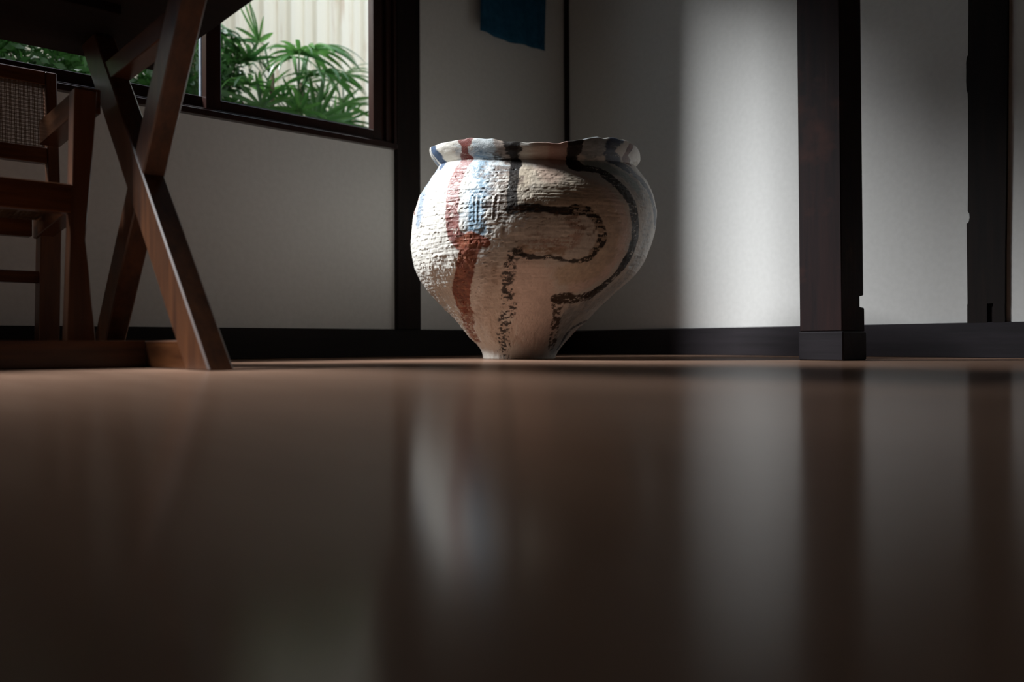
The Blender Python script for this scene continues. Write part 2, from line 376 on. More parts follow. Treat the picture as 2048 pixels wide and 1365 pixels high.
# ---------------------------------------------------------------- garden
props(box('ground', M['soil'], None, -9, -0.14, -9, 5, -0.16, -0.06), kind='structure')
fe = thing('corrugated_fence', (-1.5, -0.4, -0.06), 'cream corrugated metal fence with rust streaks behind the palms', 'fence')
pw = 0.15; y = -3.75; k = 0; proto = None
while y < 1.2:
    if proto is None:
        prof = [(0.0, 0.0), (0.0, 0.030), (0.026, 0.042), (0.026, 0.062), (0.0, 0.074), (0.0, 0.095), (-0.012, 0.104), (-0.012, 0.126), (0.0, 0.135), (0.0, 0.15)]
        vs = [(-1.5 + a, y + b, z) for z in (-0.06, 2.4) for a, b in prof] + [(-1.502 + a, y + b, z) for z in (-0.06, 2.4) for a, b in prof]
        n = len(prof); fs = []
        for i in range(n - 1): fs.append((i, i + 1, n + i + 1, n + i)); fs.append((2 * n + i, 3 * n + i, 3 * n + i + 1, 2 * n + i + 1))
        for i in range(n - 1): fs.append((n + i, n + i + 1, 3 * n + i + 1, 3 * n + i))
        proto = mk('sheet', vs, fs, M['fence'], fe, loc=(-1.5, y, -0.06))
    else:
        o = proto.copy(); C.objects.link(o); o.parent = fe; o.location = proto.location + Vector((0.0015 * (k % 2), y + 3.75, 0))
    y += pw; k += 1
for z in (0.4, 1.2, 2.0): box('fence_rail', M['timber'], fe, -1.575, -1.517, -3.75, 1.2, z, z + 0.05)

# palm blade meshes: pleated, tapering, drooping
def blade_mesh(name, length, width, droop):
    n = 9; vs = []; fs = []
    for i in range(n + 1):
        t = i / n; w = width * (math.sin(math.pi * min(1, t * 0.80 + 0.16)) ** 0.8) * (1 if t < 0.97 else 0.3)
        x = length * (t - droop * 0.16 * t ** 3); z = -droop * length * 0.55 * t ** 2.2
        vs += [(x, -w / 2, z - w * 0.18), (x, 0, z), (x, w / 2, z - w * 0.18)]
    for i in range(n):
        a = i * 3; fs += [(a, a + 1, a + 4, a + 3), (a + 1, a + 2, a + 5, a + 4)]
    me = bpy.data.meshes.new(name); me.from_pydata(vs, [], fs); me.materials.append(M['palm']); me.polygons.foreach_set('use_smooth', [True] * len(fs)); return me
BL = [blade_mesh('palm_blade', 0.25, 0.027, d) for d in (0.05, 0.35, 0.8, 1.25)]

def palm(base, label, fans):
    p = thing('fan_palm', base, label, 'palm', None)
    bm = bmesh.new()
    top = max(f[0][2] for f in fans) - 0.2
    bx, by, bz = base
    tube(bm, [(bx, by, bz), (bx + 0.01, by, bz + 0.4 * (top - bz)), (bx, by + 0.01, top)], [0.018, 0.015, 0.010]); mkbm('stem', bm, M['bark'], p, True)
    for (c, az, el, n, spread, ln, dr) in fans:
        c = Vector(c); j = Vector((bx, by, min(c.z - 0.08, top)))
        st = thing('frond', c); st.parent = p; st.location = c - p.location
        # the leaf stalk is the frond object itself: replace the empty by its stalk mesh
        bpy.data.objects.remove(st)
        bm = bmesh.new(); mid = (c + j) / 2 + Vector((0, 0, 0.05)); tube(bm, [j, mid, c], [0.005, 0.004, 0.003], 6)
        st = mkbm('leaf_stalk', bm, M['stalk'], p, True, loc=tuple(c))
        u = Vector((math.cos(math.radians(el)) * math.cos(math.radians(az)), math.cos(math.radians(el)) * math.sin(math.radians(az)), math.sin(math.radians(el))))
        side_ = u.cross(Vector((0, 0, 1)));
        if side_.length < 0.1: side_ = Vector((0, 1, 0))
        side_.normalize(); nrm = side_.cross(u).normalized()
        if nrm.z < -0.05: nrm.negate(); side_.negate()
        for k in range(n):
            a = math.radians((k / (n - 1) - 0.5) * spread + random.uniform(-5, 5))
            d = u * math.cos(a) + side_ * math.sin(a)
            s = side_ * math.cos(a) - u * math.sin(a); nn = d.cross(s).normalized()
            if nn.dot(nrm) < 0: nn.negate()
            s = nn.cross(d)
            o = bpy.data.objects.new('leaf', BL[min(3, max(0, dr + random.choice((0, 0, 1, -1))))]); C.objects.link(o); o.parent = st
            sc_ = ln / 0.25 * random.uniform(0.85, 1.1)
            o.matrix_local = Matrix((( d.x * sc_, s.x * sc_, nn.x * sc_, 0), (d.y * sc_, s.y * sc_, nn.y * sc_, 0), (d.z * sc_, s.z * sc_, nn.z * sc_, 0), (0, 0, 0, 1)))
palm((-0.75, -1.02, -0.06), 'fan palm with stiff upright leaves left of centre in the window', [
 ((-0.80,-1.045,1.34), -100, 70, 9, 190, 0.20, 0), ((-0.70,-1.20,1.30), 200, 40, 8, 160, 0.19, 1), ((-0.72,-1.13,1.22), -60, 35, 8, 170, 0.18, 1),
 ((-0.85,-1.26,1.40), -120, 55, 8, 180, 0.20, 1), ((-0.65,-1.16,1.10), -40, 20, 7, 170, 0.17, 2), ((-0.85,-1.0,1.14), 30, 45, 7, 170, 0.18, 1), ((-0.66,-1.10,1.02), -20, 60, 8, 180, 0.17, 1), ((-0.90,-1.10,1.24), -150, 30, 8, 180, 0.19, 2)])
palm((-0.80, -0.86, -0.06), 'fan palm with drooping pale leaves in the middle of the window', [
 ((-0.72,-0.90,1.30), -30, 25, 9, 190, 0.20, 3), ((-0.80,-0.80,1.36), 40, 25, 9, 190, 0.21, 3), ((-0.86,-0.74,1.40), 100, 35, 8, 170, 0.22, 3),
 ((-0.66,-0.86,1.20), -60, 10, 8, 180, 0.17, 2), ((-0.9,-0.88,1.38), 150, 40, 7, 170, 0.18, 2), ((-0.7,-0.78,1.24), 20, 15, 8, 180, 0.18, 3), ((-0.62,-0.98,1.24), -50, 0, 9, 200, 0.17, 3), ((-0.82,-0.92,1.12), -20, 20, 8, 180, 0.17, 2), ((-0.95,-0.78,1.24), 60, 40, 8, 180, 0.2, 2)])
palm((-0.72, -0.84, -0.06), 'low fan palm with dark leaves fanned upward near the window sill', [
 ((-0.70,-0.83,1.02), -30, 80, 10, 200, 0.20, 0), ((-0.62,-0.95,1.02), -50, 50, 8, 180, 0.16, 1), ((-0.75,-0.72,1.04), 30, 60, 8, 180, 0.16, 1), ((-0.80,-0.88,1.04), -100, 50, 8, 180, 0.16, 1), ((-0.85,-0.78,1.10), 80, 70, 8, 190, 0.18, 1)])
palm((-1.0, -0.52, -0.06), 'fan palm with arching leaves at the right edge of the window', [
 ((-0.95,-0.62,1.30), 70, 30, 9, 190, 0.21, 2), ((-0.90,-0.58,1.18), 20, 30, 8, 180, 0.19, 2), ((-1.05,-0.50,1.36), 60, 45, 8, 180, 0.2, 2),
 ((-0.95,-0.66,1.20), -80, 25, 8, 180, 0.17, 1), ((-0.85,-0.60,1.08), 0, 40, 8, 180, 0.16, 1), ((-1.1,-0.44,1.24), 120, 40, 8, 180, 0.18, 1)])

# leafy shrubs: thousands of small leaves, one mesh each
def shrub(base, size, nleaf, ls, label):
    s = thing('shrub', base, label, 'shrub')
    r = np.random.default_rng(int(abs(base[1]) * 1000))
    bm = bmesh.new()
    for k in range(7):
        a = r.uniform(0, 6.28); q = Vector((size[0] * .5 * math.cos(a), size[1] * .5 * math.sin(a), size[2] * r.uniform(.5, .9)))
        b = Vector(base); tube(bm, [b, b + q * 0.5 + Vector((0, 0, .05)), b + q], [.012, .008, .004], 5)
    mkbm('stem', bm, M['bark'], s, True)
    n = nleaf; d = r.normal(size=(n, 3)); d /= np.linalg.norm(d, axis=1)[:, None]; rad = r.uniform(0.25, 1, n) ** 0.6
    d = np.sign(d) * np.abs(d) ** 0.6
    c = d * rad[:, None] * np.array(size) * 0.5 + np.array([0, 0, size[2] * 0.5]) + np.array(base)
    c += 0.04 * np.sin(c[:, [1, 2, 0]] * 17)
    u = r.normal(size=(n, 3)); u /= np.linalg.norm(u, axis=1)[:, None]; w = np.cross(u, r.normal(size=(n, 3))); w /= np.linalg.norm(w, axis=1)[:, None]
    L_ = ls * r.uniform(.7, 1.3, n)[:, None]
    V = np.stack([c - u * L_, c - w * L_ * .4, c + u * L_, c + w * L_ * .4], 1).reshape(-1, 3)
    me = bpy.data.meshes.new('foliage'); off = np.array(base); V = V - off
    me.from_pydata(V.tolist(), [], (np.arange(n * 4).reshape(-1, 4)).tolist()); me.materials.append(M['shrub'])
    o = bpy.data.objects.new('foliage', me); C.objects.link(o); o.parent = s; o['kind'] = 'stuff'
shrub((-0.80, -1.34, -0.06), (0.40, 0.46, 1.46), 7000, 0.026, 'dark green bush filling the lower left of the right window pane')
shrub((-0.85, -1.88, -0.06), (0.60, 0.60, 1.60), 9500, 0.025, 'mid green bush behind the table legs outside the window')
shrub((-0.95, -2.55, -0.06), (0.70, 0.72, 1.66), 8500, 0.024, 'tall leafy green bush outside above the cane chair')
shrub((-1.22, -0.58, -0.06), (0.34, 0.62, 1.34), 6000, 0.024, 'low dark bush at the foot of the cream fence')
# mossy trunk seen past the edge of the left sash
tr = thing('tree_trunk', (-1.2, -1.22, -0.06), 'mossy brown tree trunk behind the left window sash', 'tree')
bm = bmesh.new(); tube(bm, [(-1.2, -1.16, -0.06), (-1.19, -1.20, 0.7), (-1.21, -1.19, 1.3), (-1.25, -1.24, 2.6)], [0.12, 0.095, 0.075, 0.06], 20)
bmesh.ops.subdivide_edges(bm, edges=bm.edges[:], cuts=2, use_grid_fill=True)
for v in bm.verts:
    v.co.x += 0.006 * math.sin(v.co.z * 40 + v.co.y * 60); v.co.y += 0.006 * math.sin(v.co.z * 33 + v.co.x * 70)
mkbm('bark', bm, M['bark'], tr, True)

# ---------------------------------------------------------------- painted vase
ROWS=[(0.001,0.0005,0.1101),(0.0118,0.002,0.1125),(0.021,0.0035,0.1156),(0.0403,0.004,0.1299),(0.0765,0.0035,0.1632),(0.1182,0.0097,0.2015),(0.1629,0.0097,0.2442),(0.2123,0.0128,0.2958),(0.257,0.0236,0.335),(0.2971,0.0307,0.3547),(0.3511,0.0386,0.3684),(0.3943,0.0452,0.3725),(0.4437,0.0511,0.3708),(0.4946,0.0557,0.3573),(0.5331,0.0598,0.3373),(0.5609,0.0598,0.3192),(0.5779,0.059,0.3094),(0.5918,0.0565,0.2985)]
RIMZ=[(-180,.61),(-120,.635),(-90,.646),(-62,.628),(-44,.622),(-30,.617),(-18,.604),(-6,.594),(12,.591),(20,.604),(34,.619),(44,.6275),(55,.629),(67,.624),(78,.613),(90,.607),(130,.61),(180,.61)]
NKZ=[(-180,0.),(-90,0.),(-45,-.022),(-20,-.040),(20,-.042),(50,-.026),(90,0),(180,0)]
VC=np.array([.669,-.879]); RT=np.array([.659,.752]); TC=np.array([.752,-.659])
def smooth(a,k):
    for _ in range(k): a=np.concatenate([a[:1],(a[:-2]+2*a[1:-1]+a[2:])/4,a[-1:]])
    return a
_r=np.array(ROWS); _s=np.concatenate([[0],np.cumsum(np.hypot(np.diff(_r[:,0]),np.diff(_r[:,2])))]); _s/=_s[-1]
_v=np.linspace(0,1,401); _t=[smooth(np.interp(_v,_s,_r[:,i]),60 if i else 40) for i in range(3)]
_az=np.linspace(-180,180,721)
def per(tab,k):
    a=np.interp(_az,*zip(*tab)); a=np.concatenate([a[-61:-1],a,a[1:61]])
    return smooth(a,k)[60:-60]
_rim=per(RIMZ,12); _nk=per(NKZ,300)
def S(az,v):
    """outer surface; az deg (0 = room side, + right), v 0 foot..1 neck..1.25 lip"""
    vb=np.clip(v,0,1); z=np.interp(vb,_v,_t[0]); sh=np.interp(vb,_v,_t[1]); r=np.interp(vb,_v,_t[2])
    w=np.clip((vb-.62)/.38,0,1); w=w*w*(3-2*w); nz=np.interp(az,_az,_nk); z=z+w*nz
    u=np.clip((v-1)/.25,0,1); zr=np.interp(az,_az,_rim)
    sh=sh*(1-u)+.05*u
    z=z*(1-u)+zr*u
    r=r+.0235*np.sin(np.minimum(u*1.25,1)*np.pi/2)+.006*u*np.sin(np.radians(az*5+40))*(1-np.exp(-(np.abs(np.abs(az)-90)/25)**2))
    a=np.radians(az); x=sh+r*np.sin(a); y=r*np.cos(a)
    return np.stack([VC[0]+x*RT[0]+y*TC[0],VC[1]+x*RT[1]+y*TC[1],z],-1)
# brush strokes on the surface: ([(azimuth, height parameter), ...], half width in metres)
STROKES = {
 'leftblue': ([(-85.0,1.024),(-80.8,0.948),(-77.8,0.888),(-68.2,0.814),(-66.2,0.77),(-64.8,0.712)],0.0094),
 'leftred': ([(-80.5,0.818),(-81.5,0.792),(-78.0,0.76)],0.0028),
 'rimblue': ([(-69.8,1.198),(-67.8,1.102),(-68.5,1.032)],0.01),
 'rimblue2': ([(-77.5,1.17),(-77.0,1.08),(-80.5,1.01)],0.0019),
 'red1': ([(-42.5,0.998),(-44.5,0.952),(-43.5,0.89),(-41.2,0.828),(-39.2,0.766),(-38.5,0.708),(-37.2,0.66),(-35.5,0.616),(-32.8,0.594)],0.0216),
 'red1cap': ([(-43.2,1.022),(-39.2,1.014)],0.0094),
 'redj': ([(-33.8,0.586),(-30.0,0.598),(-25.5,0.602),(-22.5,0.592),(-20.0,0.584)],0.0122),
 'red2': ([(-26.8,0.59),(-28.2,0.556),(-30.0,0.512),(-32.5,0.456),(-36.5,0.394),(-42.0,0.338),(-47.0,0.278)],0.0255),
 'red3': ([(-45.8,0.288),(-52.0,0.228),(-57.2,0.178),(-64.0,0.118)],0.0216),
 'rimred': ([(-41.0,1.25),(-36.0,1.25)],0.0122),
 'rimred1': ([(-40.2,1.202),(-37.0,1.196)],0.01),
 'rimred2': ([(-39.2,1.168),(-40.5,1.11),(-42.5,1.032)],0.01),
 'bluecore': ([(-34.0,0.976),(-29.0,0.93),(-28.0,0.862),(-25.0,0.812),(-25.0,0.756),(-25.5,0.682),(-25.0,0.644)],0.0233),
 'bluewash': ([(-40.8,0.992),(-26.8,1.006),(-22.0,0.962),(-27.0,0.884),(-27.2,0.784),(-27.5,0.7),(-25.8,0.638)],0.0332),
 'blueline': ([(-29.5,0.784),(-28.5,0.716),(-27.5,0.632)],0.0066),
 'rimbw': ([(-30.0,1.184),(-24.0,1.172),(-21.0,1.09)],0.0222),
 'neckshade': ([(-22.2,1.018),(-16.5,0.994),(-13.5,0.988)],0.0072),  # shade below the rim, laid on as a stroke
 'smudge': ([(-19.8,0.952),(-15.8,0.858),(-15.8,0.778),(-15.5,0.716)],0.0305),
 'smudge2': ([(-22.0,0.93),(-15.5,0.882),(-17.2,0.818)],0.036),
 'blackv': ([(-12.2,0.986),(-12.8,0.928),(-12.2,0.858),(-11.5,0.796),(-10.5,0.748),(-9.5,0.718)],0.0122),
 'blackdot': ([(-12.5,0.98),(-12.0,0.968)],0.0144),
 'rimbk': ([(-13.0,1.248),(-12.5,1.2),(-12.5,1.14)],0.0211),
 'rimbk2': ([(-12.5,1.15),(-12.8,1.07),(-13.0,1.006)],0.0111),
 'rimbrn': ([(-19.0,1.24),(-18.0,1.136),(-17.0,1.038)],0.0166),
 'blackh': ([(-11.0,0.714),(-7.2,0.72),(-1.5,0.718),(4.5,0.712),(9.8,0.708),(13.5,0.712)],0.0094),
 'lad1': ([(15.8,0.716),(19.8,0.708),(23.8,0.692),(27.5,0.662),(30.2,0.632),(31.5,0.602),(30.8,0.57),(29.0,0.544)],0.0122),
 'low': ([(28.2,0.522),(24.2,0.508),(19.0,0.506),(14.2,0.514),(9.8,0.522),(3.5,0.52),(-1.5,0.528),(-6.5,0.54)],0.0061),
 'lowblob': ([(-7.2,0.54),(-4.8,0.528),(-0.5,0.518)],0.0127),
 'down1': ([(-8.8,0.49),(-9.0,0.44),(-10.0,0.386),(-11.2,0.34)],0.0127),
 'down2': ([(-11.2,0.338),(-10.5,0.28),(-12.5,0.224),(-16.8,0.164),(-20.2,0.126),(-20.8,0.076),(-24.8,0.032)],0.0144),
 'obrush': ([(-7.2,0.706),(2.5,0.688),(10.8,0.686),(17.2,0.67),(23.0,0.636),(25.2,0.594)],0.0111),
 'ob': ([(17.2,0.98),(18.5,0.966)],0.0172),
 'obA': ([(16.0,0.962),(23.0,0.952),(29.8,0.94),(34.0,0.91)],0.01),
 'obB': ([(33.0,0.912),(37.2,0.864),(41.5,0.812),(45.0,0.762),(48.0,0.706),(50.5,0.654),(52.8,0.606),(53.2,0.57),(53.0,0.532)],0.015),
 'obC': ([(53.0,0.532),(53.0,0.482),(52.5,0.43),(50.2,0.38),(45.0,0.35)],0.0122),
 'obD': ([(46.8,0.35),(39.5,0.328),(31.2,0.322),(22.5,0.324)],0.0172),
 'obE': ([(22.5,0.306),(26.5,0.242),(31.0,0.184),(38.2,0.124),(47.0,0.058)],0.0127),
 'rimk3': ([(19.2,1.238),(18.2,1.184),(17.8,1.118)],0.0199),
 'rimk4': ([(17.5,1.118),(16.5,1.076),(16.2,1.03)],0.0116),
 'teal': ([(26.0,1.17),(29.5,1.128),(34.0,1.164)],0.0277),
 'teal2': ([(26.5,0.982),(35.5,0.962),(44.2,0.924),(51.5,0.856)],0.0166),
 'graymar': ([(49.0,0.91),(55.2,0.834),(59.5,0.752),(64.0,0.654),(67.0,0.566),(66.2,0.474),(67.5,0.376),(58.5,0.288),(41.0,0.244)],0.0222),
 'navy': ([(46.0,1.25),(41.8,1.166),(40.0,1.09),(42.8,1.03),(48.8,0.988),(55.8,0.952),(61.8,0.9),(66.0,0.836),(69.8,0.772),(75.8,0.714)],0.0089),
 'navyrim': ([(42.5,1.236),(50.0,1.234)],0.01),
 'rimrb': ([(60.8,1.25),(56.5,1.14),(54.2,1.052),(62.2,0.996)],0.01),
 'bluebot': ([(40.2,0.234),(44.0,0.184),(54.8,0.114),(61.8,0.054)],0.0249),
 'navybot': ([(84.8,0.212),(64.2,0.178),(59.8,0.136),(64.0,0.094),(68.0,0.048)],0.0061),
 'redbot': ([(85.2,0.168),(86.0,0.116),(86.2,0.086)],0.0061),
 'olive': ([(-6.5,0.89),(3.2,0.878),(13.8,0.848),(21.0,0.8),(27.0,0.738),(32.5,0.67),(35.2,0.614),(36.0,0.544),(33.0,0.48),(22.0,0.45)],0.036),
 'olive2': ([(-10.5,0.938),(-7.8,0.756),(2.2,0.774),(13.8,0.768)],0.0305),
 'pinkrim': ([(3.0,1.2),(2.2,0.99),(4.8,0.902)],0.0305),
 'pinkrim2': ([(10.2,1.24),(9.5,1.032)],0.0249),
 'inner': ([(-23.0,0.622),(-7.5,0.624),(7.2,0.63),(16.0,0.618)],0.0249),
 'inred': ([(0.8,0.576),(8.5,0.572),(16.2,0.578),(19.2,0.62),(17.5,0.662)],0.0166),
 'oband': ([(-4.2,0.548),(5.2,0.548),(14.2,0.538)],0.0111),
 'pinkarc': ([(17.8,0.85),(27.8,0.784),(37.0,0.704),(41.5,0.632),(42.8,0.548),(40.5,0.466),(31.2,0.4)],0.0305),
 'pinkbody': ([(0.5,0.43),(7.5,0.29),(16.5,0.144)],0.0637),
 'brownlow': ([(-16.0,0.434),(-15.5,0.34),(-27.0,0.214),(-21.0,0.116)],0.0332),
 'graymid': ([(-21.2,0.538),(-21.8,0.434),(-30.5,0.294),(-35.5,0.196)],0.0249),
 'ringlow': ([(-15.0,0.5),(-16.5,0.46),(-15.2,0.406)],0.0055),
 'gv1': ([(-27.5,0.784),(-27.0,0.74),(-25.8,0.668)],0.0028),
 'gv2': ([(-25.0,0.774),(-24.8,0.73),(-24.2,0.674)],0.0033),
 'gv3': ([(-22.5,0.776),(-22.2,0.728),(-21.0,0.664)],0.0033),
 'gv4': ([(-17.2,0.778),(-17.5,0.734),(-17.0,0.678)],0.0033),
 'gv5': ([(-15.2,0.782),(-15.5,0.734),(-15.5,0.684)],0.0039),
 'gv6': ([(-28.5,0.782),(-24.0,0.784),(-20.5,0.78)],0.0028),
 'gv7': ([(-20.2,0.77),(-19.8,0.718),(-18.8,0.67)],0.0028),
 'gl1': ([(-50.2,0.556),(-42.5,0.564),(-33.8,0.566)],0.0039),
 'gl2': ([(-56.2,0.576),(-42.2,0.586),(-33.8,0.59)],0.0022),
 'cb1': ([(-49.2,0.524),(-47.0,0.446),(-47.2,0.36)],0.0033),
 'cb2': ([(-44.8,0.536),(-42.0,0.462),(-41.2,0.396)],0.0033),
 'cb3': ([(-54.5,0.496),(-54.0,0.422),(-55.8,0.342)],0.0033),
 'cb4': ([(-40.2,0.564),(-37.8,0.51),(-37.2,0.458)],0.0033),
 'cb5': ([(-60.5,0.474),(-63.5,0.378),(-71.0,0.274)],0.0033),
 'cb6': ([(-37.0,0.568),(-35.5,0.522),(-34.5,0.492)],0.0028),
}

def vnoise(x, y, seed=0, px=None):
    r = np.random.default_rng(seed); T = r.random((256, 256)).astype(np.float32)
    xi = np.floor(x).astype(int); yi = np.floor(y).astype(int); fx = x - xi; fy = y - yi
    fx = fx * fx * (3 - 2 * fx); fy = fy * fy * (3 - 2 * fy)
    g = lambda a, b: T[(a % (px or 256)) % 256, b % 256]
    return ((g(xi, yi) * (1 - fx) + g(xi + 1, yi) * fx) * (1 - fy) + (g(xi, yi + 1) * (1 - fx) + g(xi + 1, yi + 1) * fx) * fy)

def sstep(a, b, x):
    t = np.clip((x - a) / (b - a), 0, 1); return t * t * (3 - 2 * t)

NA = 1200
t_ = np.linspace(0, 1, NA, endpoint=False)
AZ = (t_ - 0.5) * 360; AZ = AZ - 30.0 * np.sin(np.radians(AZ)) # denser columns on the room side
va = np.concatenate([np.linspace(0, 1, 470), np.linspace(1, 1.235, 58)[1:], np.linspace(1.235, 1.25, 9)[1:]]); NV = len(va)
A2, V2 = np.meshgrid(AZ, va, indexing='ij')
Pm = S(A2, V2)
dA = (np.roll(Pm, -1, 0) - np.roll(Pm, 1, 0)); dV = np.gradient(Pm, axis=1)
Nn = np.cross(dA, dV); Nn /= np.linalg.norm(Nn, axis=2)[..., None]
ctr = np.array([VC[0], VC[1], 0.4]); sg = np.sign(((Pm - ctr) * Nn)[..., :2].sum(-1).mean()); Nn *= sg
arc = A2 / 360 * 2 * math.pi * 0.34        # metres round the belly
zz = Pm[..., 2]; s_len = V2 * 0.72         # metres along the profile
FR = np.abs(A2) < 112
def strokedist(key, grow=2.0):
    pts, hw = STROKES[key]
    q = np.array(pts, float)
    # densify in surface parameters, then into space
    qq = []
    for a, b in zip(q[:-1], q[1:]):
        for t in np.linspace(0, 1, 5)[:-1]: qq.append(a + (b - a) * t)
    qq.append(q[-1]); qq = np.array(qq); W3 = S(qq[:, 0], qq[:, 1])
    m = hw * grow + 0.012
    lo_, hi_ = W3.min(0) - m, W3.max(0) + m
    sel = FR & ((Pm >= lo_) & (Pm <= hi_)).all(-1)
    P_ = Pm[sel]; best = np.full(len(P_), 9.0); al = np.zeros(len(P_))
    for k in range(len(W3) - 1):
        a, b = W3[k], W3[k + 1]; ab = b - a; t = np.clip(((P_ - a) @ ab) / max(ab @ ab, 1e-12), 0, 1)
        d = np.linalg.norm(P_ - (a + t[:, None] * ab), axis=1); u = d < best; best[u] = d[u]; al[u] = (k + t[u]) / (len(W3) - 1)
    return sel, best, hw, al

w1 = vnoise(arc * 40 + 300, s_len * 40, 3) - 0.5; w2 = vnoise(arc * 120 + 900, s_len * 120, 4) - 0.5; w3 = vnoise(arc * 330 + 900, s_len * 330, 5) - 0.5
wl = vnoise(arc * 8 + 50, s_len * 8, 6) - 0.5; wh = vnoise(arc * 25 + 77, s_len * 170, 8) - 0.5

# --- relief: horizontal coils of clay pressed into short slabs
H = np.zeros_like(zz)
lf = sstep(8, -30, A2) * 0.75 + 0.25           # the left side is rougher
cv = (s_len + 0.007 * wl + 0.0035 * w1) / 0.0135; ci = np.floor(cv); cf = cv - ci
cell = (arc + ci * 0.0137 + 0.004 * wl) / (0.017 + 0.006 * ((ci * 7.13) % 1)); ki = np.floor(cell); kf = cell - ki
rnd = np.modf(np.abs(np.sin(ci * 12.9898 + ki * 78.233) * 43758.5453))[0]; rnd2 = np.modf(np.abs(np.sin(ci * 39.3 + ki * 11.7) * 9758.5))[0]
body = sstep(0.02, 0.08, V2) * sstep(0.99, 0.93, V2)
step = (1 - cf) ** 1.5 * sstep(0.0, 0.12, cf)                     # each coil swells toward its lower edge
H += body * lf * (0.0013 * step * (0.25 + rnd) + 0.0011 * (rnd2 - .5))
notch = np.exp(-((kf - 0.5) / 0.09) ** 2) * (rnd2 > 0.45) * sstep(0.1, 0.4, cf) * sstep(1, .8, cf)
H -= body * lf * 0.0013 * notch * sstep(-.15, .15, w1)
pit = (rnd > 0.80) * np.exp(-(((kf - 0.4) / 0.2) ** 2 + ((cf - 0.15) / 0.13) ** 2))
H -= body * lf * 0.0042 * pit
H += body * (0.0035 * wl + 0.0022 * w1 * (.4 + lf) + 0.0011 * w2 * (0.35 + lf)) + 0.00035 * w3 * (0.3 + lf) + (1 - body) * 0.0012 * w1
H += 0.0010 * wh * body
for key, amp in (('gv1', -3.2), ('gv2', -2.6), ('gv4', -3.4), ('gv6', 1.8), ('gl1', -1.8), ('gl2', -1.6), ('cb1', -2.2), ('cb2', -2.2), ('cb3', -2.0), ('cb4', -2.0), ('cb5', -1.8), ('cb6', -1.8)):
    sel, d, hw, al = strokedist(key, 4)
    H[sel] += amp * 0.00045 * (0.4 + 1.2 * sstep(-.25, .3, w1[sel])) * np.exp(-(d / (hw * 1.1) + 1.3 * w1[sel]) ** 2) * (0.7 + 2.0 * w2[sel]) - amp * 0.0003 * np.exp(-((d - hw * 2.2) / (hw * .9)) ** 2)
lip = sstep(1.2, 1.25, V2); H += lip * 0.0020 * (vnoise(A2 * 0.35 + 90, V2 * 3, 9) - 0.5)
Pd = Pm + Nn * H[..., None]
Pd[..., 2] += sstep(1.1, 1.25, V2) * 0.005 * (vnoise(A2 * 0.22 + 90, 0 * V2, 12) - 0.5)
lipr = np.maximum(V2 - 1.236, 0) / 0.014
rad_ = Pm[..., :2] - (VC + 0.05 * RT); rad_ /= np.linalg.norm(rad_, axis=-1)[..., None]
Pd[..., :2] -= rad_ * (0.006 * lipr ** 1.5)[..., None]
Pd[:, 0, 2] = 0.0

# --- paint: glaze colours, with some light and shade worked into them
col = np.empty(zz.shape + (3,)); base_c = np.array([0.77, 0.735, 0.665])
col[:] = base_c * (1 + 0.10 * wl[..., None] + 0.08 * w1[..., None])
def over(sel, mask, c):
    c = np.array(c); col[sel] = col[sel] * (1 - mask[:, None]) + c * mask[:, None]
def lay(key, c, op=1.0, soft=0.25, rag=0.3, brk=0.0, seed=0, dark=0.25, grow=2.0, wide=1.0):
    sel, d, hw, al = strokedist(key, grow * wide)
    hw = hw * 1.13 * wide; dn = d / hw + rag * 1.6 * w1[sel] + rag * 1.2 * w2[sel]
    m = 1 - sstep(1 - soft, 1 + soft, dn)
    if brk:
        nb = vnoise(arc[sel] * 62 + seed, s_len[sel] * 170, 20 + seed) * .55 + vnoise(arc[sel] * 380 + seed, s_len[sel] * 260, 40 + seed) * .25 + .2 * vnoise(arc[sel] * 60 + seed, s_len[sel] * 420, 60 + seed)
        m = m * sstep(brk - 0.07, brk + 0.07, nb)
    tone = 1 + dark * 2 * w2[sel] + dark * 1.4 * w1[sel]
    c = np.array(c)[None] * tone[:, None]
    mm = (m * op)[:, None]; col[sel] = col[sel] * (1 - mm) + np.clip(c, 0, 1) * mm
CREAM=(0.74,0.70,0.62); BLUE=(0.20,0.36,0.50); LBLUE=(0.47,0.58,0.66); NAVY=(0.045,0.07,0.13); RED=(0.23,0.062,0.05); ORED=(0.27,0.075,0.04)
BLK=(0.014,0.010,0.009); BRN=(0.16,0.085,0.045); OLV=(0.68,0.56,0.42); PNK=(0.85,0.67,0.58); DPNK=(0.55,0.31,0.25); GRYB=(0.47,0.50,0.50); TEAL=(0.34,0.42,0.40)
# broad washes first; pink and olive lightened to brighten the vase's shaded side
lay('pinkbody', PNK, .75, .45, .3, dark=.08)
lay('pinkarc', PNK, .75, .35, .25, dark=.08)
lay('graymid', (0.76,0.70,0.64), .7, .5, .3, dark=.06)
lay('brownlow', (0.52,0.38,0.28), .5, .6, .5, dark=.15)
lay('olive', OLV, .8, .3, .2, dark=.12)
lay('olive2', (0.62,0.51,0.38), .75, .4, .3, dark=.15)
lay('inner', (0.85,0.80,0.72), .9, .5, .3, dark=.08)
lay('inred', (0.44,0.20,0.12), .55, .6, .9, .42, 3)
lay('oband', (0.42,0.26,0.14), .6, .5, .6, .35, 4)
lay('pinkrim', (0.62,0.42,0.33), .7, .5, .2, dark=.08)
lay('pinkrim2', DPNK, .75, .25, .1, dark=.08)
lay('graymar', (0.60,0.57,0.52), .85, .35, .2, dark=.10, wide=1.35)
lay('graymar', GRYB, .6, .5, .8, .50, 5, wide=1.35)
lay('teal', (0.33,0.38,0.40), .8, .4, .3)
lay('teal2', TEAL, .8, .35, .3, dark=.12)
lay('bluebot', GRYB, .8, .4, .4)
